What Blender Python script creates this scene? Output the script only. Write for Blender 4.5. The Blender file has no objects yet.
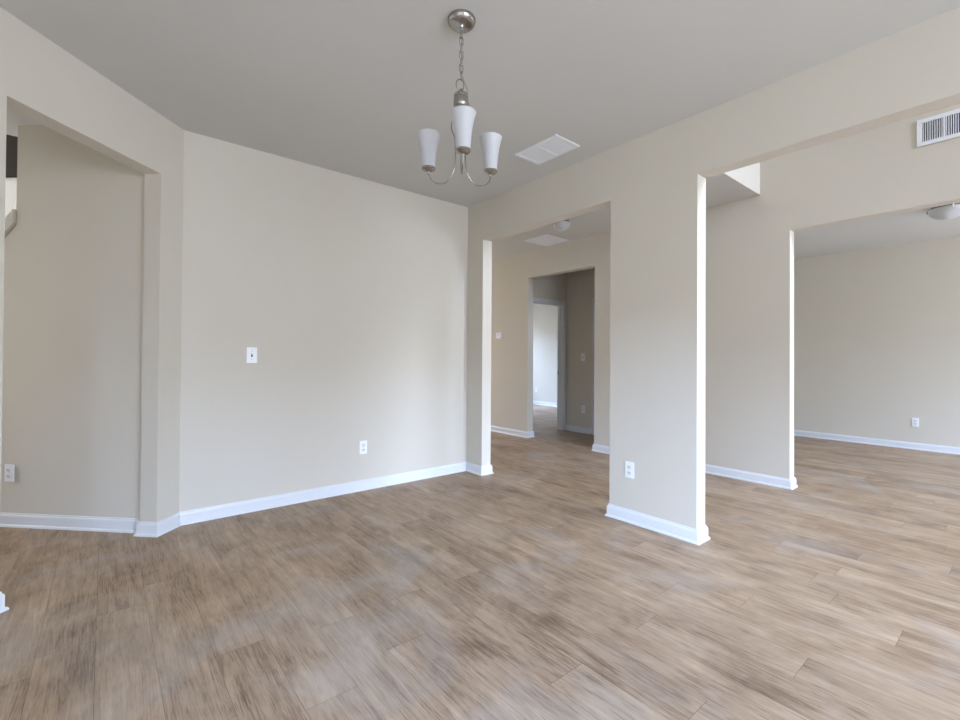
import bpy, bmesh, math, random
from mathutils import Vector, Matrix
random.seed(7)
C = bpy.context.scene.collection
S = bpy.context.scene
R2 = math.sqrt(2)

# ------------------------------------------------------------------ camera
CX, CY, HC = -2.9128, -3.7551, 1.1655
def make_camera():
    a = math.radians(50.6 - 0.0259); pit = math.radians(0.5268); rol = math.radians(-0.385)
    def cam_space(d):
        fw = d[0]*math.cos(a) + d[1]*math.sin(a); rt = d[0]*math.sin(a) - d[1]*math.cos(a); up = d[2]
        fw, up = fw*math.cos(pit) + up*math.sin(pit), -fw*math.sin(pit) + up*math.cos(pit)
        rt, up = rt*math.cos(rol) - up*math.sin(rol), rt*math.sin(rol) + up*math.cos(rol)
        return rt, up, -fw
    cols = [cam_space(v) for v in ((1,0,0),(0,1,0),(0,0,1))]
    m = Matrix(((cols[0][0], cols[0][1], cols[0][2], CX),
                (cols[1][0], cols[1][1], cols[1][2], CY),
                (cols[2][0], cols[2][1], cols[2][2], HC), (0,0,0,1)))
    cd = bpy.data.cameras.new('camera'); cam = bpy.data.objects.new('camera', cd); C.objects.link(cam)
    cam.matrix_world = m
    cd.sensor_width = 36; cd.lens = 455.77/960*36
    cd.shift_y = -(360-354.02)/960
    cd.clip_start = 0.02
    S.camera = cam
make_camera()

# ------------------------------------------------------------------ world, daylight, exposure
w = bpy.data.worlds.new('world'); S.world = w; w.use_nodes = True
w.node_tree.nodes['Background'].inputs[0].default_value = (0.80, 0.88, 1.0, 1)
w.node_tree.nodes['Background'].inputs[1].default_value = 1.0
S.view_settings.view_transform = 'Standard'; S.view_settings.look = 'None'
S.view_settings.gamma = 1; S.view_settings.use_curve_mapping = False
S.view_settings.exposure = 0.88

def daylight(name, loc, rot, sx, sy, power, col):      # area light at or outside a window opening, known or added
    l = bpy.data.lights.new(name, 'AREA'); l.shape = 'RECTANGLE'; l.size = sx; l.size_y = sy
    l.energy = power; l.color = col
    o = bpy.data.objects.new(name, l); C.objects.link(o); o.location = loc; o.rotation_euler = rot
    return o
P = math.pi
COOL = (0.78, 0.89, 1.07)
SKY = (0.51, 0.74, 1.22)
WARM = (1.0, 0.97, 0.92)
# a light with rotation (pi/2,0,0) shines towards +Y; (-pi/2,0,0) towards -Y
# the open sky in front of the house: seen from inside only through the upper part of the windows
daylight('sky_front', (0.6, -11.8, 5.2), (math.radians(70), 0, 0), 16.0, 4.6, 7200, SKY)
daylight('sky_back', (2.6, 8.6, 5.0), (math.radians(-68), 0, 0), 7.0, 4.0, 1500, SKY)
# softer light off the ground and houses outside, entering at each window; added fill lamps are marked
daylight('window_daylight_dining', (-1.8, -7.62, 1.45), (P/2, 0, 0), 2.9, 1.7, 94, COOL)
daylight('added_fill_left', (-8.2, -4.3, 5.2), (math.radians(70), 0, -P/2), 7.0, 4.6, 2100, SKY)  # added sky patch outside an invented left window, brightens column and floor
daylight('window_daylight_foyer_upper', (1.05, -7.62, 3.9), (P/2, 0, 0), 0.75, 1.5, 64, WARM)
daylight('window_daylight_front_room', (3.7, -7.62, 1.45), (P/2, 0, 0), 2.8, 1.7, 100, COOL)
daylight('added_fill_passage', (-5.56, 1.2, 1.4), (P/2, 0, -P/2), 1.9, 1.1, 11, (1.0, 0.93, 0.82))  # added lamp in an invented window, brightens the passage wall
daylight('added_fill_stair', (-5.56, 3.0, 2.9), (P/2-0.3, 0, -P/2), 1.2, 0.8, 38, COOL)  # added lamp, brightens the stairwell wall from an invented upper opening
daylight('window_daylight_bedroom', (4.2, 5.22, 1.4), (-P/2, 0, 0), 1.7, 1.5, 17, COOL)
daylight('added_fill_hall', (0.95, 5.3, 1.6), (-P/2+0.45, 0, 0), 1.3, 1.7, 46, (1.0, 0.96, 0.91))  # added lamp at the unseen hall end, brightens the hall wall

# ------------------------------------------------------------------ materials
def N(nt, typ, **kw):
    n = nt.nodes.new(typ)
    for k, v in kw.items(): setattr(n, k, v)
    return n
def mth(nt, op, a, b=None, c=None):
    n = N(nt, 'ShaderNodeMath', operation=op)
    for i, v in enumerate((a, b, c)):
        if v is None: continue
        if isinstance(v, (int, float)): n.inputs[i].default_value = v
        else: nt.links.new(v, n.inputs[i])
    return n.outputs[0]
def base_mat(name, col, rough=0.6, metal=0.0, spec=0.5):
    m = bpy.data.materials.new(name); m.use_nodes = True
    b = m.node_tree.nodes['Principled BSDF']
    b.inputs['Base Color'].default_value = (*col, 1); b.inputs['Roughness'].default_value = rough
    b.inputs['Metallic'].default_value = metal; b.inputs['Specular IOR Level'].default_value = spec
    return m
def paint(name, col, rough, bump=0.05, scale=220, spec=0.3, var=0.03):
    m = base_mat(name, col, rough, spec=spec); nt = m.node_tree; b = nt.nodes['Principled BSDF']
    tc = N(nt, 'ShaderNodeTexCoord')
    n = N(nt, 'ShaderNodeTexNoise'); n.inputs['Scale'].default_value = scale; n.inputs['Detail'].default_value = 3
    nt.links.new(tc.outputs['Object'], n.inputs['Vector'])
    bp = N(nt, 'ShaderNodeBump'); bp.inputs['Strength'].default_value = bump; bp.inputs['Distance'].default_value = 0.001
    nt.links.new(n.outputs['Fac'], bp.inputs['Height']); nt.links.new(bp.outputs['Normal'], b.inputs['Normal'])
    n2 = N(nt, 'ShaderNodeTexNoise'); n2.inputs['Scale'].default_value = 1.3; n2.inputs['Detail'].default_value = 2
    nt.links.new(tc.outputs['Object'], n2.inputs['Vector'])
    mx = N(nt, 'ShaderNodeMix', data_type='RGBA')
    mx.inputs[6].default_value = (*[c*(1-var) for c in col], 1); mx.inputs[7].default_value = (*[c*(1+var) for c in col], 1)
    nt.links.new(n2.outputs['Fac'], mx.inputs[0]); nt.links.new(mx.outputs[2], b.inputs['Base Color'])
    return m
M = {}
M['wall'] = paint('greige_wall_paint', (0.62, 0.57, 0.480), 0.75)
M['ceil'] = paint('flat_ceiling_paint', (0.60, 0.585, 0.545), 0.9, 0.15, 120)
M['trim'] = paint('white_semigloss_trim', (0.70, 0.705, 0.71), 0.35, 0.01, 60, 0.5, 0.01)
M['upper'] = M['wall']
M['plastic'] = paint('white_plastic', (0.86, 0.86, 0.87), 0.3, 0.0, 60, 0.5, 0.01)
M['plastic_shade'] = paint('white_receptacle_plastic', (0.74, 0.74, 0.76), 0.35, 0.0, 60, 0.5, 0.01)
M['ventw'] = paint('white_enamel_metal', (0.78, 0.79, 0.81), 0.4, 0.0, 60, 0.5, 0.01)
M['dark'] = paint('dark_duct', (0.03, 0.03, 0.03), 0.8, 0.0)
M['slot'] = paint('black_slot', (0.02, 0.02, 0.02), 0.6, 0.0)
M['painted_void'] = paint('painted_unlit_opening', (0.030, 0.020, 0.008), 0.8, 0.05, 60, 0.1)  # dark colour standing in for the shade of an unlit stairwell opening
def nickel():
    m = base_mat('brushed_nickel', (0.42, 0.40, 0.37), 0.22, 1.0); nt = m.node_tree; b = nt.nodes['Principled BSDF']
    tc = N(nt, 'ShaderNodeTexCoord'); mp = N(nt, 'ShaderNodeMapping'); mp.inputs['Scale'].default_value = (40, 40, 600)
    n = N(nt, 'ShaderNodeTexNoise'); n.inputs['Scale'].default_value = 1
    nt.links.new(tc.outputs['Object'], mp.inputs[0]); nt.links.new(mp.outputs[0], n.inputs['Vector'])
    nt.links.new(mth(nt, 'MULTIPLY_ADD', n.outputs['Fac'], 0.15, 0.13), b.inputs['Roughness'])
    return m
M['nickel'] = nickel()
def frosted():
    m = base_mat('frosted_white_glass', (0.76, 0.76, 0.77), 0.35); b = m.node_tree.nodes['Principled BSDF']
    b.inputs['Subsurface Weight'].default_value = 0.0
    nt = m.node_tree; tr = N(nt, 'ShaderNodeBsdfTranslucent'); tr.inputs[0].default_value = (0.80, 0.80, 0.81, 1)
    mx = N(nt, 'ShaderNodeMixShader'); mx.inputs[0].default_value = 0.4
    nt.links.new(b.outputs[0], mx.inputs[1]); nt.links.new(tr.outputs[0], mx.inputs[2])
    nt.links.new(mx.outputs[0], nt.nodes['Material Output'].inputs[0])
    return m
M['glass'] = frosted()

def plank_floor():
    m = base_mat('vinyl_plank_floor', (0.3, 0.25, 0.2), 0.5, spec=0.3); nt = m.node_tree; b = nt.nodes['Principled BSDF']
    L = nt.links.new
    tc = N(nt, 'ShaderNodeTexCoord'); sp = N(nt, 'ShaderNodeSeparateXYZ'); L(tc.outputs['Object'], sp.inputs[0])
    X, Y = sp.outputs[0], sp.outputs[1]
    W_, LEN = 0.18, 1.22
    xs = mth(nt, 'DIVIDE', mth(nt, 'ADD', X, 20.03), W_); row = mth(nt, 'FLOOR', xs); fx = mth(nt, 'FRACT', xs)
    wn = N(nt, 'ShaderNodeTexWhiteNoise', noise_dimensions='1D'); L(row, wn.inputs['W'])
    ys = mth(nt, 'ADD', mth(nt, 'DIVIDE', mth(nt, 'ADD', Y, 20), LEN), wn.outputs['Value'])
    col = mth(nt, 'FLOOR', ys); fy = mth(nt, 'FRACT', ys)
    cid = N(nt, 'ShaderNodeCombineXYZ'); L(row, cid.inputs[0]); L(col, cid.inputs[1])
    wid = N(nt, 'ShaderNodeTexWhiteNoise', noise_dimensions='2D'); L(cid.outputs[0], wid.inputs['Vector'])
    pid = wid.outputs['Value']
    def vec(sx, sy, oz, k=1.0):
        c = N(nt, 'ShaderNodeCombineXYZ')
        L(mth(nt, 'MULTIPLY', X, sx), c.inputs[0]); L(mth(nt, 'MULTIPLY', Y, sy), c.inputs[1])
        L(mth(nt, 'MULTIPLY_ADD', pid, 37.0*k, oz), c.inputs[2]); return c.outputs[0]
    def noise(v, det=4, rough=0.55, dist=0.0):
        n = N(nt, 'ShaderNodeTexNoise'); n.inputs['Scale'].default_value = 1; n.inputs['Detail'].default_value = det
        n.inputs['Roughness'].default_value = rough; n.inputs['Distortion'].default_value = dist
        L(v, n.inputs['Vector']); return n.outputs['Fac']
    streak = noise(vec(24, 1.8, 0), 7, 0.68, 1.1)
    grain = noise(vec(140, 7, 5), 5, 0.7, 0.6)
    fine = noise(vec(420, 22, 9), 3, 0.6)
    cloud = noise(vec(4.0, 2.4, 3, 0.05), 4, 0.6, 1.0)
    # thin figured grain lines
    ph = mth(nt, 'MULTIPLY_ADD', noise(vec(3.2, 0.75, 11), 2, 0.5), 60.0, mth(nt, 'MULTIPLY', X, 330.0))
    ln = mth(nt, 'POWER', mth(nt, 'ABSOLUTE', mth(nt, 'SINE', ph)), 6.0)
    msk = N(nt, 'ShaderNodeMapRange'); L(noise(vec(6, 1.1, 21), 3, 0.6), msk.inputs[0]); msk.inputs[1].default_value = 0.42; msk.inputs[2].default_value = 0.66
    msk.inputs[3].default_value = 0; msk.inputs[4].default_value = 1
    lines = mth(nt, 'MULTIPLY', ln, msk.outputs[0])
    por = N(nt, 'ShaderNodeMapRange'); L(noise(vec(170, 9, 31), 2, 0.5), por.inputs[0]); por.inputs[1].default_value = 0.56; por.inputs[2].default_value = 0.66; por.inputs[3].default_value = 0; por.inputs[4].default_value = 1
    f = mth(nt, 'MULTIPLY', streak, 0.46)
    f = mth(nt, 'MULTIPLY_ADD', grain, 0.26, f)
    f = mth(nt, 'MULTIPLY_ADD', cloud, 0.42, f)
    f = mth(nt, 'MULTIPLY_ADD', lines, -0.07, f)
    f = mth(nt, 'MULTIPLY_ADD', por.outputs[0], -0.07, f)
    f = mth(nt, 'ADD', f, 0.072)
    f = mth(nt, 'MULTIPLY_ADD', fine, 0.20, f)
    f = mth(nt, 'MULTIPLY_ADD', pid, 0.07, f)
    rmp = N(nt, 'ShaderNodeValToRGB'); L(f, rmp.inputs[0]); cr = rmp.color_ramp
    cr.elements[0].position = 0.50; cr.elements[0].color = (0.108, 0.069, 0.043, 1)
    cr.elements[1].position = 0.96; cr.elements[1].color = (0.516, 0.393, 0.277, 1)
    e = cr.elements.new(0.64); e.color = (0.212, 0.142, 0.091, 1)
    e = cr.elements.new(0.74); e.color = (0.335, 0.238, 0.158, 1)
    e = cr.elements.new(0.84); e.color = (0.428, 0.315, 0.215, 1)
    # tan tint per plank
    t = N(nt, 'ShaderNodeMix', data_type='RGBA', blend_type='MULTIPLY')
    tn = noise(vec(2.2, 0.7, 7, 0.6), 2, 0.5)
    L(mth(nt, 'MULTIPLY', tn, 0.5), t.inputs[0]); L(rmp.outputs[0], t.inputs[6]); t.inputs[7].default_value = (1.0, 0.86, 0.70, 1)
    # dusty scuffs left on the boards
    dn = N(nt, 'ShaderNodeTexNoise'); dn.inputs['Scale'].default_value = 1.5; dn.inputs['Detail'].default_value = 5; dn.inputs['Distortion'].default_value = 1.2
    L(tc.outputs['Object'], dn.inputs['Vector'])
    dr = N(nt, 'ShaderNodeMapRange'); L(dn.outputs['Fac'], dr.inputs[0]); dr.inputs[1].default_value = 0.52; dr.inputs[2].default_value = 0.72; dr.inputs[3].default_value = 0; dr.inputs[4].default_value = 0.38
    d = N(nt, 'ShaderNodeMix', data_type='RGBA'); L(dr.outputs[0], d.inputs[0]); L(t.outputs[2], d.inputs[6]); d.inputs[7].default_value = (0.42, 0.38, 0.34, 1)
    # seams
    def edge(fr, wdt, n):
        a = mth(nt, 'MINIMUM', fr, mth(nt, 'SUBTRACT', 1.0, fr)); return mth(nt, 'LESS_THAN', a, wdt/n)
    sm = mth(nt, 'MAXIMUM', edge(fx, 0.0009, W_), edge(fy, 0.0011, LEN))
    s = N(nt, 'ShaderNodeMix', data_type='RGBA', blend_type='MULTIPLY'); L(mth(nt, 'MULTIPLY', sm, 0.55), s.inputs[0]); L(d.outputs[2], s.inputs[6]); s.inputs[7].default_value = (0.25, 0.2, 0.17, 1)
    L(s.outputs[2], b.inputs['Base Color'])
    L(mth(nt, 'MULTIPLY_ADD', grain, 0.25, 0.36), b.inputs['Roughness'])
    bp = N(nt, 'ShaderNodeBump'); bp.inputs['Strength'].default_value = 0.25; bp.inputs['Distance'].default_value = 0.0012
    L(mth(nt, 'SUBTRACT', mth(nt, 'ADD', grain, mth(nt, 'MULTIPLY', fine, 0.5)), sm), bp.inputs['Height']); L(bp.outputs['Normal'], b.inputs['Normal'])
    return m
M['floor'] = plank_floor()

# ------------------------------------------------------------------ mesh helpers
def obj(name, bm, mat, parent=None, smooth=False, bevel=0.0, seg=2):
    bmesh.ops.recalc_face_normals(bm, faces=bm.faces)
    me = bpy.data.meshes.new(name); bm.to_mesh(me); bm.free(); me.materials.append(M[mat] if isinstance(mat, str) else mat)
    if smooth:
        for p in me.polygons: p.use_smooth = True
        try: me.set_sharp_from_angle(angle=math.radians(38))
        except Exception: pass
    o = bpy.data.objects.new(name, me); C.objects.link(o)
    if parent: o.parent = parent
    if bevel:
        b = o.modifiers.new('bevel', 'BEVEL'); b.width = bevel; b.segments = seg; b.limit_method = 'ANGLE'; b.angle_limit = math.radians(40)
    return o
def struct(name, bm, mat, **k):
    o = obj(name, bm, mat, **k); o['kind'] = 'structure'; return o
def box(bm, a, b, mat=None):
    vs = [bm.verts.new((x, y, z)) for x in (a[0], b[0]) for y in (a[1], b[1]) for z in (a[2], b[2])]
    fs = [(0,1,3,2), (4,6,7,5), (0,4,5,1), (2,3,7,6), (0,2,6,4), (1,5,7,3)]
    new = [bm.faces.new([vs[i] for i in f]) for f in fs]
    if mat is not None:
        for v in vs: v.co = mat @ v.co
    return new
def prism(bm, o, d, nrm, outline, depth):
    """outline [(s,z)] in the vertical plane through o along d, extruded by depth along nrm"""
    o = Vector((o[0], o[1], 0)); d = Vector((d[0], d[1], 0)).normalized(); nrm = Vector((nrm[0], nrm[1], 0)).normalized()
    lo = [bm.verts.new(o + d*s + Vector((0,0,z))) for s, z in outline]
    hi = [bm.verts.new(v.co + nrm*depth) for v in lo]
    bm.faces.new(lo); bm.faces.new(hi[::-1]); n = len(lo)
    for i in range(n): bm.faces.new((lo[i], lo[(i+1) % n], hi[(i+1) % n], hi[i]))
def lathe(bm, prof, seg=40, center=(0,0,0), cap=True):
    cx, cy, cz = center; rings = []
    for r, z in prof:
        if r < 1e-6: rings.append([bm.verts.new((cx, cy, cz+z))])
        else: rings.append([bm.verts.new((cx+r*math.cos(2*P*i/seg), cy+r*math.sin(2*P*i/seg), cz+z)) for i in range(seg)])
    for a, b in zip(rings, rings[1:]):
        for i in range(seg):
            j = (i+1) % seg
            if len(a) == 1 and len(b) == 1: continue
            if len(a) == 1: bm.faces.new((a[0], b[i], b[j]))
            elif len(b) == 1: bm.faces.new((a[i], b[0], a[j]))
            else: bm.faces.new((a[i], b[i], b[j], a[j]))
def tube(bm, pts, r, seg=10, closed=False, caps=True):
    pts = [Vector(p) for p in pts]; n = len(pts); rings = []
    up = Vector((0, 0, 1)); prev = None
    for i, p in enumerate(pts):
        if closed: t = (pts[(i+1) % n] - pts[i-1]).normalized()
        else: t = (pts[min(i+1, n-1)] - pts[max(i-1, 0)]).normalized()
        if prev is None:
            a = t.cross(up)
            if a.length < 0.05: a = t.cross(Vector((1, 0, 0)))
            a.normalize()
        else:
            a = prev - t*prev.dot(t)
            if a.length < 1e-5: a = t.cross(up)
            a.normalize()
        prev = a; b = t.cross(a)
        rr = r[i] if isinstance(r, (list, tuple)) else r
        rings.append([bm.verts.new(p + a*rr*math.cos(2*P*k/seg) + b*rr*math.sin(2*P*k/seg)) for k in range(seg)])
    m = n if closed else n-1
    for i in range(m):
        A, B = rings[i], rings[(i+1) % n]
        for k in range(seg):
            l = (k+1) % seg; bm.faces.new((A[k], A[l], B[l], B[k]))
    if not closed and caps: bm.faces.new(rings[0][::-1]); bm.faces.new(rings[-1])
def spline(pts, n=8):
    pts = [Vector(p) for p in pts]; q = [pts[0]*2-pts[1]] + pts + [pts[-1]*2-pts[-2]]; out = []
    for i in range(1, len(q)-2):
        for k in range(n):
            t = k/n; a, b, c, d = q[i-1:i+3]
            out.append(0.5*((2*b) + (c-a)*t + (2*a-5*b+4*c-d)*t*t + (3*b-a-3*c+d)*t*t*t))
    out.append(pts[-1]); return out
# baseboard with a shoe moulding, swept with mitred corners; the room lies to the RIGHT of the path
BPROF = [(0, 0), (0.024, 0), (0.0235, 0.006), (0.021, 0.012), (0.014, 0.017), (0.014, 0.068), (0.0115, 0.076), (0.007, 0.081), (0.006, 0.089), (0, 0.089)]
def skirting(name, path, closed=False, prof=BPROF, mat='trim'):
    bm = bmesh.new(); pts = [Vector((p[0], p[1])) for p in path]; n = len(pts); rows = []
    def nr(a, b): d = (b-a).normalized(); return Vector((d.y, -d.x))
    for i in range(n):
        if closed: n1, n2 = nr(pts[i-1], pts[i]), nr(pts[i], pts[(i+1) % n])
        else:
            n1 = nr(pts[max(i-1, 0)], pts[max(i-1, 0)+1]); n2 = nr(pts[min(i, n-2)], pts[min(i, n-2)+1])
        m = (n1+n2)/(1+n1.dot(n2))
        rows.append([bm.verts.new((pts[i].x+m.x*d, pts[i].y+m.y*d, z)) for d, z in prof])
    for i in range(n if closed else n-1):
        A, B = rows[i], rows[(i+1) % n]
        for k in range(len(prof)):
            l = (k+1) % len(prof); bm.faces.new((A[k], A[l], B[l], B[k]))
    if not closed: bm.faces.new(rows[0]); bm.faces.new(rows[-1][::-1])
    return struct(name, bm, mat)

# ------------------------------------------------------------------ room dimensions
H, HF, HO, T = 2.74, 5.3, 2.355, 0.1166
W, F = 1.894, 5.372
Y1, Y2, Y3, Y4 = -0.249, -1.742, -2.390, -5.2
YA1, YA2, YB, YB2, YE = 0.986, -0.201, -2.343, -5.4, -2.097
XB = -2.507; S1, S2 = 0.1375, 0.767
DG = Vector((-1/R2, -1/R2)); DN = Vector((-1/R2, 1/R2))     # along the diagonal wall, and out of the room behind it
FRONT, BACK = -7.45, 5.05
LX = -4.15                                                   # left wall of the dining room
D1 = Vector((XB-S1, -S1)); D2 = Vector((XB-S2, -S2)); LD = (XB-LX)*R2
OX, OD = 2.92, 1.12                                          # vestibule side wall and door wall
BX = 5.58

# floor
bm = bmesh.new(); box(bm, (-5.6, -7.8, -0.12), (6.2, 5.6, 0)); struct('floor', bm, 'floor')
# ceilings
bm = bmesh.new(); box(bm, (-5.6, -7.8, H), (T, 0.9, H+0.12)); struct('ceiling', bm, 'ceil')
bm = bmesh.new(); box(bm, (T, YE+0.012, H), (W, 5.2, H+0.12)); struct('ceiling', bm, 'ceil')
bm = bmesh.new(); box(bm, (W+T, -7.8, H), (6.2, 5.4, H+0.12)); struct('ceiling', bm, 'ceil')
bm = bmesh.new(); box(bm, (-0.2, -7.8, HF), (2.4, YE+0.3, HF+0.12)); struct('ceiling', bm, 'ceil')
bm = bmesh.new(); box(bm, (-5.6, 0.9, 3.7), (-0.9, 5.2, 3.82)); struct('ceiling', bm, 'ceil')
bm = bmesh.new(); box(bm, (-5.6, 0.78, H+0.12), (-0.9, 0.9, 3.82)); struct('wall_stair_upper', bm, 'wall')
bm = bmesh.new(); box(bm, (-5.35, 4.2, 0), (-0.9, 4.35, 3.7)); struct('wall_stair_end', bm, 'wall')
# foyer: face above the hall ceiling edge
bm = bmesh.new(); prism(bm, (T, 0), (0, 1), (1, 0), [(YE, H), (YE+0.012, H), (YE+0.012, H+0.12), (YE+0.12, H+0.12), (YE+0.12, HF), (YE, HF)], W-T); struct('wall_foyer_upper', bm, 'wall')
# back wall
bm = bmesh.new(); prism(bm, (XB, 0), (1, 0), (0, 1), [(0, 0), (-XB, 0), (-XB, H), (0, H)], T); struct('wall_back', bm, 'wall')
# right wall: outline runs in -Y from the back; two openings down to the floor
def rw(y): return 5.0 - y
bm = bmesh.new()
prism(bm, (0, 5.0), (0, -1), (1, 0), [(0, 0), (rw(Y1), 0), (rw(Y1), HO), (rw(Y2), HO), (rw(Y2), 0), (rw(Y3), 0), (rw(Y3), HO), (rw(Y4), HO), (rw(Y4), 0), (rw(FRONT), 0), (rw(FRONT), HF), (rw(YE), HF), (rw(YE), H), (0, H)], T)
struct('wall_right', bm, 'wall')
# hall wall
def hw(y): return 5.0 - y
bm = bmesh.new()
prism(bm, (W, 5.0), (0, -1), (1, 0), [(0, 0), (hw(YA1), 0), (hw(YA1), HO), (hw(YA2), HO), (hw(YA2), 0), (hw(YB), 0), (hw(YB), HO), (hw(YB2), HO), (hw(YB2), 0), (hw(FRONT), 0), (hw(FRONT), HF), (hw(YE)-0.12, HF), (hw(YE)-0.12, H), (0, H)], T)
struct('wall_hall', bm, 'wall')
# diagonal wall with its cased opening
bm = bmesh.new(); s1, s2 = S1*R2, S2*R2
prism(bm, (XB, 0), DG, DN, [(0, 0), (s1, 0), (s1, HO), (s2, HO), (s2, 0), (LD, 0), (LD, H), (0, H)], T)
struct('wall_diagonal', bm, 'wall')
# passage wall behind the diagonal opening (perpendicular to it), with a stair knee wall and sloping opening
KI = -2.715
q0 = Vector((-2.735 - 0.0, 0.0)); q0 = D1 + DN*(T-0.03); q0 = q0 + Vector((1, 1))*((KI - (q0.x+q0.y))/2)
e = (Vector((-3.404, 0.669)) - q0).length
bm = bmesh.new()
prism(bm, q0, DN, (1, 1), [(0, 0), (1.9, 0), (1.9, 1.15), (e+0.35, 1.70), (e, 2.055), (e, H), (0, H)], 0.13)
struct('wall_passage', bm, 'wall')
bm = bmesh.new()    # white sloping cap on the knee wall
cdir = [(e+0.005, 2.07), (e+0.35, 1.72), (1.9, 1.15), (1.9, 1.21), (e+0.35, 1.80), (e+0.005, 2.165)]
prism(bm, q0 - Vector((1, 1))*0.012, DN, (1, 1), cdir, 0.155); struct('trim_1', bm, 'wall')
# stairwell beyond: white wall; a dark panel above paints in the unlit opening
v0 = Vector((-2.1, 0.5))
bm = bmesh.new(); prism(bm, (-2.9, 1.45), DN, (1, 1), [(-0.4, 0), (2.3, 0), (2.3, 3.7), (-0.4, 3.7)], 0.1); struct('wall_stairwell', bm, 'wall')
bm = bmesh.new(); prism(bm, Vector((-2.9, 1.45)) - Vector((1, 1))*0.02, DN, (1, 1), [(-0.3, 2.775), (2.2, 2.775), (2.2, 3.5), (-0.3, 3.5)], 0.025); struct('unlit_opening_panel', bm, 'painted_void')
# outer walls (behind and beside the camera), with the window openings the daylight comes through
def wall_with_windows(name, o, d, n, length, height, holes, depth=0.15):
    bm = bmesh.new(); xs = 0.0
    for a, b, z0, z1 in sorted(holes):
        prism(bm, o, d, n, [(xs, 0), (a, 0), (a, height), (xs, height)], depth)
        if z0 > 0: prism(bm, o, d, n, [(a, 0), (b, 0), (b, z0), (a, z0)], depth)
        prism(bm, o, d, n, [(a, z1), (b, z1), (b, height), (a, height)], depth); xs = b
    prism(bm, o, d, n, [(xs, 0), (length, 0), (length, height), (xs, height)], depth)
    return struct(name, bm, 'wall')
wall_with_windows('wall_front', (LX-0.2, FRONT), (1, 0), (0, -1), 4.35, H, [(1.0, 4.0, 0.5, 2.35)])
bm = bmesh.new()
o = (0.0, FRONT)
for out in ([(0, 0), (0.65, 0), (0.65, HF), (0, HF)], [(1.45, 0), (2.0, 0), (2.0, HF), (1.45, HF)], [(0.65, 2.2), (1.45, 2.2), (1.45, 3.1), (0.65, 3.1)], [(1.0, 0), (1.45, 0), (1.45, 2.2), (1.0, 2.2)], [(0.65, 4.7), (1.45, 4.7), (1.45, HF), (0.65, HF)]):
    prism(bm, o, (1, 0), (0, -1), out, 0.15)
struct('wall_foyer_front', bm, 'wall')
wall_with_windows('wall_front_room', (W+T, FRONT), (1, 0), (0, -1), 4.0, H, [(0.3, 3.2, 0.5, 2.35)])
wall_with_windows('wall_left', (LX, FRONT), (0, 1), (-1, 0), FRONT*-1 + (-(XB-LX)), H, [(1.9, 4.5, 0.5, 2.3)])  # this opening is invented to admit the left fill light
# passage's outer side
wall_with_windows('wall_passage_left', (-5.35, -1.8), (0, 1), (-1, 0), 6.0, 3.7, [(2.0, 4.0, 0.8, 2.0), (4.1, 5.5, 2.4, 3.4)])  # both openings invented for the added passage and stair lamps
bm = bmesh.new(); box(bm, (-5.5, -1.9, 0), (-4.28, -1.78, 3.7)); struct('wall_passage_front', bm, 'wall')
# front room: far wall and north wall
bm = bmesh.new(); box(bm, (F, FRONT, 0), (F+0.12, -0.62, H)); struct('wall_far', bm, 'wall')
bm = bmesh.new(); box(bm, (W+T, -0.62, 0), (F+0.12, -0.50, H)); struct('wall_front_room_side', bm, 'wall')
# vestibule
D2T, D2B = -0.16, 0.54
bm = bmesh.new()
prism(bm, (OX, OD+0.115), (0, -1), (1, 0), [(0, 0), (OD+0.115-D2B, 0), (OD+0.115-D2B, 2.05), (OD+0.115-D2T, 2.05), (OD+0.115-D2T, 0), (OD+0.115+0.50, 0), (OD+0.115+0.50, H), (0, H)], 0.115)
struct('wall_vestibule', bm, 'wall')
DX0, DX1, DZ = W+T+0.09, 2.856, 2.05
bm = bmesh.new(); dd = lambda x: x-(W+T)
prism(bm, (W+T, OD), (1, 0), (0, 1), [(0, 0), (dd(DX0), 0), (dd(DX0), DZ), (dd(DX1), DZ), (dd(DX1), 0), (dd(OX), 0), (dd(OX), H), (0, H)], 0.115)
struct('wall_bedroom_door', bm, 'wall')
# bright bedroom
bm = bmesh.new(); box(bm, (BX, 1.0, 0), (BX+0.12, BACK, H)); struct('wall_bedroom_far', bm, 'wall')
bm = bmesh.new(); box(bm, (OX+0.115, 1.0, 0), (BX, OD+0.115, H)); struct('wall_bedroom_near', bm, 'wall')
wall_with_windows('wall_bedroom_window', (W+T, BACK), (1, 0), (0, 1), 3.9, H, [(1.3, 3.1, 0.6, 2.2)])
wall_with_windows('wall_hall_end', (0, 5.0), (1, 0), (0, 1), W+T, H, [(0.3, 1.65, 0.2, 2.2)])  # opening invented for the added hall lamp
# linen room behind the second vestibule door
bm = bmesh.new(); box(bm, (OX+0.115, -0.50, 0), (4.3, -0.38, H)); box(bm, (4.3, -0.5, 0), (4.42, 1.0, H)); struct('wall_closet', bm, 'wall')

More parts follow.
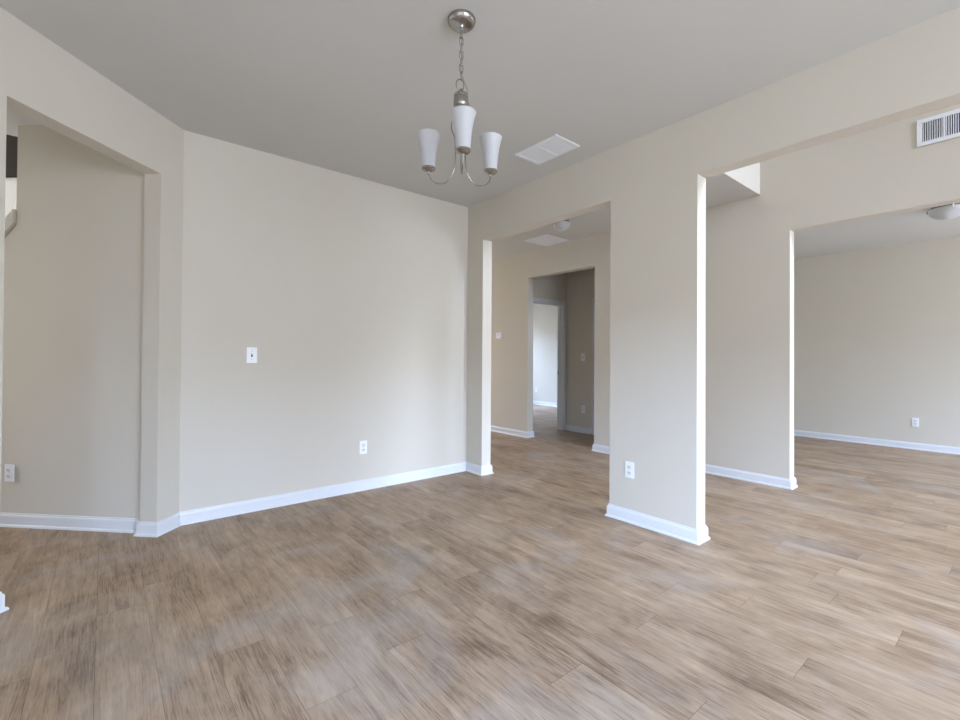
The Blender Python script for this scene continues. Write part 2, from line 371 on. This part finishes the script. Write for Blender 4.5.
# baseboards
J1 = D1 + DN*T; J2 = D2 + DN*T
skirting('baseboard_back', [tuple(J1 + Vector((1, 1))*0.02), tuple(J1), tuple(D1), (XB, 0), (0, 0), (0, Y1), (T, Y1), (T, 4.9)])
skirting('baseboard_left', [(LX, FRONT), (LX, -(XB-LX)), tuple(D2), tuple(J2), tuple(J2 + DG*0.9)])
skirting('baseboard_column', [(0, Y2), (0, Y3), (T, Y3), (T, Y2)], closed=True)
skirting('baseboard_hall', [(W, 4.9), (W, YA1), (W+T, YA1), (W+T, OD)])
skirting('baseboard_hall_stub', [(W, YA2), (W, YB), (W+T, YB), (W+T, YA2)], closed=True)
skirting('baseboard_passage', [tuple(q0 + DN*1.88), tuple(q0)])
skirting('baseboard_far', [(F, -0.62), (F, FRONT)])
skirting('baseboard_vestibule', [(OX, OD-0.018), (OX, D2B+0.057)])
skirting('baseboard_bedroom', [(BX, BACK), (BX, OD+0.115)])

# ------------------------------------------------------------------ cased doorways
def casing_frame(bm, o, d, nrm, a, b, z, w=0.057, proud=0.016):
    """casing with a stepped profile round an opening, on the face through o; nrm points into the room"""
    for (ww, pr, off) in ((w, proud*0.6, 0.0), (w*0.55, proud, w*0.0)):
        lo, hi = off, off+ww
        prism(bm, o, d, nrm, [(a-w, 0), (a-w+ww, 0), (a-w+ww, z+w-ww), (b+w-ww, z+w-ww), (b+w-ww, 0), (b+w, 0), (b+w, z+w), (a-w, z+w)], pr)
def jamb_frame(bm, o, d, nrm, a, b, z, depth, th=0.012, stop=True):
    prism(bm, o, d, nrm, [(a, 0), (a+th, 0), (a+th, z-th), (b-th, z-th), (b-th, 0), (b, 0), (b, z), (a, z)], depth)
    if stop:
        o2 = (o[0]+nrm[0]*depth*0.45, o[1]+nrm[1]*depth*0.45); t2 = th+0.011
        prism(bm, o2, d, nrm, [(a+th*.9, 0), (a+t2, 0), (a+t2, z-t2), (b-t2, z-t2), (b-t2, 0), (b-th*.9, 0), (b-th*.9, z-th*.9), (a+th*.9, z-th*.9)], 0.035)
M['trim_door'] = M['trim']
bm = bmesh.new(); jamb_frame(bm, (0, OD-0.002), (1, 0), (0, 1), DX0, DX1, DZ, 0.119); door1 = struct('door_1', bm, 'trim')
bm = bmesh.new(); casing_frame(bm, (0, OD), (1, 0), (0, -1), DX0+0.005, DX1-0.005, DZ-0.005); obj('casing', bm, 'trim', door1)
bm = bmesh.new(); box(bm, (DX1-0.0145, OD+0.080, 0.895), (DX1-0.0115, OD+0.106, 0.965)); c = obj('strike_plate', bm, 'slot', door1); c['label'] = 'dark metal strike plate'
bm = bmesh.new(); jamb_frame(bm, (OX-0.002, 0), (0, 1), (1, 0), D2T, D2B, 2.05, 0.119); door2 = struct('door_2', bm, 'trim')
bm = bmesh.new(); casing_frame(bm, (OX, 0), (0, 1), (-1, 0), D2T+0.005, D2B-0.005, 2.045); obj('casing', bm, 'trim', door2)
bm = bmesh.new(); box(bm, (OX+0.06, D2T+0.013, 0.008), (OX+0.095, D2B-0.013, 2.035)); obj('door_leaf', bm, 'trim', door2, bevel=0.002)

# windows out of view that let the daylight in, some of them invented
def window(name, o, d, nrm, a, b, z0, z1, cols, rows):
    bm = bmesh.new()
    def r(x0, x1, y0, y1, dp=0.05, of=0.05):
        oo = (o[0]+nrm[0]*of, o[1]+nrm[1]*of); prism(bm, oo, d, nrm, [(x0, y0), (x1, y0), (x1, y1), (x0, y1)], dp)
    r(a, a+0.05, z0, z1); r(b-0.05, b, z0, z1); r(a+0.05, b-0.05, z0, z0+0.05); r(a+0.05, b-0.05, z1-0.05, z1)
    f = struct(name, bm, 'trim')
    bm = bmesh.new()
    for i in range(1, cols):
        x = a + (b-a)*i/cols; oo = (o[0]+nrm[0]*.06, o[1]+nrm[1]*.06); prism(bm, oo, d, nrm, [(x-.02, z0+.05), (x+.02, z0+.05), (x+.02, z1-.05), (x-.02, z1-.05)], 0.03)
    for i in range(1, rows):
        z = z0 + (z1-z0)*i/rows; oo = (o[0]+nrm[0]*.065, o[1]+nrm[1]*.065); prism(bm, oo, d, nrm, [(a+.05, z-.02), (b-.05, z-.02), (b-.05, z+.02), (a+.05, z+.02)], 0.02)
    obj('muntin', bm, 'trim', f)
window('window_1', (LX-0.2, FRONT), (1, 0), (0, -1), 1.0, 4.0, 0.5, 2.35, 3, 2)
window('window_2', (0, FRONT), (1, 0), (0, -1), 0.65, 1.45, 3.1, 4.7, 2, 2)
window('window_3', (W+T, FRONT), (1, 0), (0, -1), 0.3, 3.2, 0.5, 2.35, 3, 2)
window('added_window_left', (LX, FRONT), (0, 1), (-1, 0), 1.9, 4.5, 0.5, 2.3, 3, 2)  # frame of the invented left window
window('window_4', (W+T, BACK), (1, 0), (0, 1), 1.3, 3.1, 0.6, 2.2, 2, 2)
window('added_window_passage', (-5.35, -1.8), (0, 1), (-1, 0), 2.0, 4.0, 0.8, 2.0, 2, 2)  # frame of the invented passage window
window('added_window_hall', (0, 5.0), (1, 0), (0, 1), 0.3, 1.65, 0.2, 2.2, 2, 2)  # frame of the invented window at the hall end
window('window_5', (0, FRONT), (1, 0), (0, -1), 0.65, 1.0, 0.02, 2.2, 1, 4)

# ------------------------------------------------------------------ things
def thing(name, label, cat, loc, rotz=0, group=None, rot=None):
    o = bpy.data.objects.new(name, None); C.objects.link(o); o.empty_display_size = 0.05
    o.location = loc; o.rotation_euler = rot or (0, 0, rotz)
    o['label'] = label; o['category'] = cat
    if group: o['group'] = group
    return o
def dup(root, loc, rotz, label, name=None):
    def cp(o, par):
        c = o.copy(); C.objects.link(c); c.parent = par
        for ch in list(o.children): cp(ch, c)
        return c
    kids = list(root.children); r = root.copy(); C.objects.link(r)
    r.location = loc; r.rotation_euler = (0, 0, rotz); r['label'] = label
    for k in kids: cp(k, r)
    return r
# wall devices are modelled facing local -Y, their back on the plane y=0
def rounded_plate(bm, w, h, y0, y1, cut=None):
    box(bm, (-w/2, y1, -h/2), (w/2, y0, h/2))
def outlet(loc, rotz, label):
    t = thing('wall_outlet', label, 'outlet', loc, rotz, 'duplex wall outlets')
    bm = bmesh.new(); box(bm, (-0.036, -0.006, -0.058), (0.036, 0, 0.058)); obj('cover_plate', bm, 'plastic', t, bevel=0.003)
    for s in (1, -1):
        bm = bmesh.new()
        pts = []
        for k in range(24):
            a = 2*P*k/24; x = 0.0172*math.cos(a); z = max(-0.0125, min(0.0125, 0.0172*math.sin(a))); pts.append((x, z+s*0.0205))
        prism(bm, (0, -0.006), (1, 0), (0, -1), pts, 0.003)
        r = obj('receptacle', bm, 'plastic_shade', t)
        bm = bmesh.new()
        for x, hh in ((-0.0065, 0.0046), (0.0065, 0.0038)): box(bm, (x-0.0011, -0.0095, s*0.0205+0.003-hh), (x+0.0011, -0.0088, s*0.0205+0.003+hh))
        box(bm, (-0.0022, -0.0095, s*0.0205-0.0095), (0.0022, -0.0088, s*0.0205-0.0055))
        obj('slots', bm, 'slot', r)
    bm = bmesh.new(); lathe(bm, [(0, 0.001), (0.0026, 0.0006), (0.003, 0)], 12); bmesh.ops.rotate(bm, verts=bm.verts, matrix=Matrix.Rotation(P/2, 3, 'X')); bmesh.ops.translate(bm, verts=bm.verts, vec=(0, -0.006, 0)); obj('screw', bm, 'nickel', t)
    return t
def switch(loc, rotz, label):
    t = thing('light_switch', label, 'light switch', loc, rotz, 'toggle light switches')
    bm = bmesh.new(); box(bm, (-0.037, -0.006, -0.059), (0.037, 0, 0.059)); obj('cover_plate', bm, 'plastic', t, bevel=0.003)
    bm = bmesh.new(); box(bm, (-0.0055, -0.0066, -0.0125), (0.0055, -0.0058, 0.0125)); obj('toggle_slot', bm, 'slot', t)
    bm = bmesh.new(); box(bm, (-0.0042, -0.020, 0.000), (0.0042, -0.0062, 0.010), Matrix.Rotation(-0.35, 4, 'X')); obj('toggle', bm, 'plastic_shade', t, bevel=0.001)
    for z in (0.030, -0.030):
        bm = bmesh.new(); lathe(bm, [(0, 0.001), (0.0026, 0.0006), (0.003, 0)], 12); bmesh.ops.rotate(bm, verts=bm.verts, matrix=Matrix.Rotation(P/2, 3, 'X')); bmesh.ops.translate(bm, verts=bm.verts, vec=(0, -0.006, z)); obj('screw', bm, 'nickel', t)
    return t
FX = -P/2      # device rotation for walls facing -X
ou = outlet((-1.150, 0, 0.374), 0, 'white duplex outlet low on the back wall, below and right of its light switch')
dup(ou, (0, -1.912, 0.373), FX, 'white duplex outlet low on the wide column between the two openings')
dup(ou, (F, -2.752, 0.358), FX, 'white duplex outlet on the far wall of the room at the right')
dup(ou, (-3.405, 0.670, 0.364), P/4*-1, 'white duplex outlet on the shaded passage wall at the far left')
dup(ou, (OX, 0.765, 0.372), FX, 'small dim outlet low on the dark vestibule wall, under the switch')
dup(ou, (BX, 4.30, 0.37), FX, 'tiny white outlet in the bright room seen through the cased doorway')
sw = switch((-2.058, 0, 1.177), 0, 'white toggle switch alone on the large back wall')
dup(sw, (OX, 0.775, 1.193), FX, 'small dim switch on the dark vestibule wall right of the door casing')

# thermostat on the hall wall
t = thing('thermostat', 'small white thermostat on the hall wall beyond the middle opening', 'thermostat', (W, 1.61, 1.525), FX)
bm = bmesh.new(); box(bm, (-0.060, -0.006, -0.050), (0.060, 0, 0.050)); obj('back_plate', bm, 'plastic_shade', t, bevel=0.002)
bm = bmesh.new(); box(bm, (-0.053, -0.028, -0.044), (0.053, -0.006, 0.044)); obj('housing', bm, 'plastic', t, bevel=0.004)
bm = bmesh.new(); box(bm, (-0.032, -0.0287, -0.004), (0.020, -0.0279, 0.028)); d = obj('display', bm, M['plastic_shade'], t); d['label'] = 'pale grey display'
bm = bmesh.new()
for k in range(2): box(bm, (0.030, -0.030, 0.004+k*0.014), (0.042, -0.0279, 0.012+k*0.014))
obj('buttons', bm, 'plastic_shade', t)

# ceiling register: frame, louvre blades in banks, centre bar. Local: underside at -z
def ceiling_vent(loc, wx, wy, banks, pitch, label, name='ceiling_vent', split='y'):
    t = thing(name, label, 'vent', loc, 0, None)
    fr, dz = 0.026, 0.009
    bm = bmesh.new()
    box(bm, (-wx/2, -wy/2, -dz), (wx/2, -wy/2+fr, 0)); box(bm, (-wx/2, wy/2-fr, -dz), (wx/2, wy/2, 0))
    box(bm, (-wx/2, -wy/2+fr, -dz), (-wx/2+fr, wy/2-fr, 0)); box(bm, (wx/2-fr, -wy/2+fr, -dz), (wx/2, wy/2-fr, 0))
    obj('frame', bm, 'ventw', t, bevel=0.002)
    bm = bmesh.new(); box(bm, (-wx/2+fr, -wy/2+fr, -0.0015), (wx/2-fr, wy/2-fr, -0.0005)); obj('duct_backing', bm, 'plastic_shade', t)
    ix, iy = wx-2*fr, wy-2*fr
    L_, A_ = (iy, ix) if split == 'y' else (ix, iy)     # banks are divided along L_, blades run along L_
    for k in range(1, banks):
        p = -L_/2 + L_*k/banks
        bm = bmesh.new()
        if split == 'y': box(bm, (-ix/2, p-0.007, -dz), (ix/2, p+0.007, -0.001))
        else: box(bm, (p-0.007, -iy/2, -dz), (p+0.007, iy/2, -0.001))
        obj('divider', bm, 'ventw', t)
    for k in range(banks):
        bm = bmesh.new(); a = -L_/2 + L_*k/banks + (0.007 if k else 0); b = -L_/2 + L_*(k+1)/banks - (0.007 if k < banks-1 else 0)
        n = int(A_/pitch)
        for i in range(n):
            c = -A_/2 + A_*(i+0.5)/n
            r = Matrix.Translation((c, 0, -0.0045) if split == 'y' else (0, c, -0.0045)) @ Matrix.Rotation(0.35 if split == 'y' else -0.35, 4, 'Y' if split == 'y' else 'X')
            hw_ = pitch*0.42
            if split == 'y': box(bm, (-hw_, a, -0.0007), (hw_, b, 0.0007), r)
            else: box(bm, (a, -hw_, -0.0007), (b, hw_, 0.0007), r)
        obj('louvres', bm, 'ventw', t)
    return t
ceiling_vent((-0.357, -1.422, H), 0.27, 0.42, 2, 0.017, 'white rectangular register on the dining ceiling, right of the chandelier')
ceiling_vent((1.60, 0.355, H), 0.45, 0.42, 3, 0.02, 'white louvred return grille on the hall ceiling seen through the middle opening', 'return_grille')

# wall register above the opening into the right-hand room
t = thing('wall_register', 'white wall register with vertical louvres above the opening at upper right', 'vent', (W, -3.395, 2.911), FX)
wv_, hv, fr = 0.42, 0.205, 0.03
bm = bmesh.new()
box(bm, (-wv_/2, -0.010, -hv/2), (wv_/2, 0, -hv/2+fr)); box(bm, (-wv_/2, -0.010, hv/2-fr), (wv_/2, 0, hv/2))
box(bm, (-wv_/2, -0.010, -hv/2+fr), (-wv_/2+fr, 0, hv/2-fr)); box(bm, (wv_/2-fr, -0.010, -hv/2+fr), (wv_/2, 0, hv/2-fr))
obj('frame', bm, 'ventw', t, bevel=0.003)
bm = bmesh.new(); box(bm, (-wv_/2+fr, -0.0012, -hv/2+fr), (wv_/2-fr, -0.0004, hv/2-fr)); obj('duct_backing', bm, 'dark', t)
for k in (1, 2):
    p = -wv_/2+fr + (wv_-2*fr)*k/3
    bm = bmesh.new(); box(bm, (p-0.006, -0.009, -hv/2+fr), (p+0.006, -0.001, hv/2-fr)); obj('divider', bm, 'ventw', t)
for k in range(3):
    bm = bmesh.new(); a = -wv_/2+fr + (wv_-2*fr)*k/3 + (0.006 if k else 0); b = -wv_/2+fr + (wv_-2*fr)*(k+1)/3 - (0.006 if k < 2 else 0)
    n = 9
    for i in range(n):
        c = a + (b-a)*(i+0.5)/n
        box(bm, (-0.0034, -0.0008, -hv/2+fr), (0.0034, 0.0008, hv/2-fr), Matrix.Translation((c, -0.006, 0)) @ Matrix.Rotation(-0.5 if k == 0 else 0.9, 4, 'Z'))
    obj('louvres', bm, 'ventw', t)
bm = bmesh.new()
box(bm, (-wv_/2+0.010, -0.012, -0.003), (-wv_/2+0.016, -0.009, 0.003)); obj('screw', bm, 'ventw', t)

# ------------------------------------------------------------------ flush-mount ceiling lights
def flush_light(loc, r, drop, label, clips=True, pan=0.035):
    t = thing('flush_mount_light', label, 'ceiling light', loc)
    bm = bmesh.new(); lathe(bm, [(0, 0), (r*0.86, 0), (r*0.88, -0.006), (r*0.80, -pan+0.004), (r*0.76, -pan), (0, -pan)], 48); obj('canopy', bm, 'nickel', t, smooth=True)
    z0 = -pan-0.012; prof = []
    for k in range(13):
        a = P/2*k/12; prof.append((r*math.cos(a), z0-(drop-pan-0.012)*math.sin(a)))
    prof[-1] = (0, z0-(drop-pan-0.012))
    inner = [(max(0.0, x-0.004*math.cos(P/2*i/12)), z+0.004) for i, (x, z) in enumerate(prof)]
    inner = [(0, prof[-1][1]+0.004)] + inner[::-1][1:]
    bm = bmesh.new(); lathe(bm, prof + inner[:1] + inner[1:] + [(r-0.002, z0+0.006), (r+0.001, z0+0.004), prof[0]] if False else [(r-0.004, z0+0.003), (r, z0+0.003)] + prof, 48)
    obj('glass_bowl', bm, 'glass', t, smooth=True)
    if clips:
        for k in range(3):
            a = math.radians(200 + 120*k); bm = bmesh.new()
            ca, sa = math.cos(a), math.sin(a)
            tube(bm, [(r*0.78*ca, r*0.78*sa, -pan*0.7), (r*0.97*ca, r*0.97*sa, -pan*0.8), ((r+0.012)*ca, (r+0.012)*sa, -pan-0.006), ((r+0.007)*ca, (r+0.007)*sa, z0-0.012)], 0.007, 8)
            obj('clip', bm, 'nickel', t, smooth=True)
    return t
flush_light((3.60, -3.205, H), 0.140, 0.150, 'frosted glass bowl flush light with nickel clips on the right-hand room ceiling')
flush_light((1.06, -0.36, H), 0.098, 0.128, 'small frosted dome light on the hall ceiling, partly hidden behind the opening header', clips=False)

# ------------------------------------------------------------------ chandelier
CHX, CHY = -1.651, -2.069
ch = thing('chandelier', 'brushed nickel three-arm chandelier with frosted glass shades hanging by a chain', 'chandelier', (CHX, CHY, H))
bm = bmesh.new(); lathe(bm, [(0, 0), (0.064, 0), (0.0655, -0.003), (0.0655, -0.010), (0.062, -0.020), (0.053, -0.029), (0.046, -0.032), (0.012, -0.034), (0.009, -0.040), (0, -0.041)], 56)
obj('canopy', bm, 'nickel', ch, smooth=True)
bm = bmesh.new()
tube(bm, [(0.011*math.cos(2*P*k/20), 0, -0.050+0.011*math.sin(2*P*k/20)) for k in range(20)], 0.0022, 8, closed=True); obj('canopy_loop', bm, 'nickel', ch, smooth=True)
ZR = -0.312                      # centre of the big ring at the top of the body
# chain
view = math.atan2(CY-CHY, CX-CHX)
nl = 7; z_top, z_bot = -0.054, -0.280; step = (z_top-z_bot)/nl
for i in range(nl):
    zc = z_top - step*(i+0.5) ; hl = step*0.5+0.0042; wl = 0.0085; pts = []
    ang = view + P/2 + (0.35 if i % 2 else 0.35+P/2)
    for k in range(24):
        a = 2*P*k/24; ex = wl*math.cos(a); ez = (hl-wl)*(1 if math.sin(a) > 0 else -1)*(0 if abs(math.sin(a)) < 1e-6 else 1) + wl*math.sin(a)
        pts.append((ex*math.cos(ang), ex*math.sin(ang), zc+ez))
    bm = bmesh.new(); tube(bm, pts, 0.0018, 8, closed=True); obj('chain_link', bm, 'nickel', ch, smooth=True)
# big ring
bm = bmesh.new(); an = view+P/2+0.3
tube(bm, [(0.019*math.cos(2*P*k/28)*math.cos(an), 0.019*math.cos(2*P*k/28)*math.sin(an), ZR+0.004+0.027*math.sin(2*P*k/28)) for k in range(28)], 0.0026, 8, closed=True); bmesh.ops.translate(bm, verts=bm.verts, vec=(-0.004, 0.003, 0))
obj('ring', bm, 'nickel', ch, smooth=True)
# supply cord woven down the chain, slack over the body
rt = Vector((math.sin(math.radians(50.57)), -math.cos(math.radians(50.57)), 0)); tw = Vector((math.cos(view), math.sin(view), 0))
cp = [(0, -0.050), (0.004, -0.09), (-0.003, -0.14), (0.004, -0.19), (-0.002, -0.24), (0.010, -0.285), (0.024, -0.315), (0.030, -0.355), (0.031, -0.385), (0.037, -0.40), (0.042, -0.42), (0.036, -0.435), (0.02, -0.44)]
bm = bmesh.new(); tube(bm, spline([rt*x + Vector((0, 0, z)) + tw*0.004 for x, z in cp], 6), 0.0017, 8); obj('supply_cord', bm, 'nickel', ch, smooth=True)
# body
bm = bmesh.new(); lathe(bm, [(0, -0.326), (0.006, -0.326), (0.007, -0.334), (0.0065, -0.338), (0.014, -0.341), (0.026, -0.347), (0.033, -0.355), (0.034, -0.361), (0.031, -0.364), (0.031, -0.369), (0.034, -0.372), (0.0345, -0.388), (0.0345, -0.404), (0.032, -0.408), (0.032, -0.412), (0.0345, -0.415), (0.035, -0.432), (0.040, -0.442), (0.042, -0.450), (0.036, -0.463), (0.018, -0.472), (0.010, -0.480), (0, -0.482)], 48)
obj('body', bm, 'nickel', ch, smooth=True)
delta = math.radians(4)
SHP = [(0.0315, 0.0), (0.0325, 0.018), (0.0355, 0.055), (0.040, 0.092), (0.0455, 0.122), (0.051, 0.145), (0.0555, 0.160)]
def shade_profile():
    out = [(p.x, p.z) for p in spline([(r, 0, z) for r, z in SHP], 5)]
    inn = [(r-0.003, z) for r, z in out[::-1]]
    return out + [(out[-1][0]-0.0015, out[-1][1]+0.0015)] + inn[:-1] + [(inn[-1][0], 0.003), (0.010, 0.003), (0.010, 0.0), (out[0][0]-0.002, -0.002), out[0]]
RA, ZS = 0.169, -0.671           # arm reach, shade foot height (from the ceiling)
for k in range(3):
    RA, ZS = ((0.152, -0.681), (0.176, -0.665), (0.170, -0.669))[k]
    a = view + delta + 2*P*k/3; ca, sa = math.cos(a), math.sin(a)
    pf = [(0.012, -0.440), (0.034, -0.452), (0.047, -0.478), (0.048, -0.505), (0.036, -0.535), (0.029, -0.56), (0.027, -0.60), (0.027, -0.655), (0.035, -0.700), (RA*0.33, -0.735), (RA*0.52, -0.752), (RA*0.74, -0.747), (RA-0.018, -0.729), (RA-0.004, -0.706), (RA, ZS-0.014)]
    bm = bmesh.new(); tube(bm, spline([(r*ca, r*sa, z) for r, z in pf], 6), 0.0032, 10); arm = obj('arm', bm, 'nickel', ch, smooth=True)
    bm = bmesh.new(); lathe(bm, [(0, -0.024), (0.005, -0.024), (0.008, -0.018), (0.016, -0.015), (0.027, -0.010), (0.0335, -0.002), (0.0335, 0.003), (0.028, 0.001), (0.0, 0.0)], 36, (RA*ca, RA*sa, ZS)); obj('shade_holder', bm, 'nickel', arm, smooth=True)
    bm = bmesh.new(); lathe(bm, shade_profile(), 48, (RA*ca, RA*sa, ZS+0.003)); obj('glass_shade', bm, 'glass', ch, smooth=True)
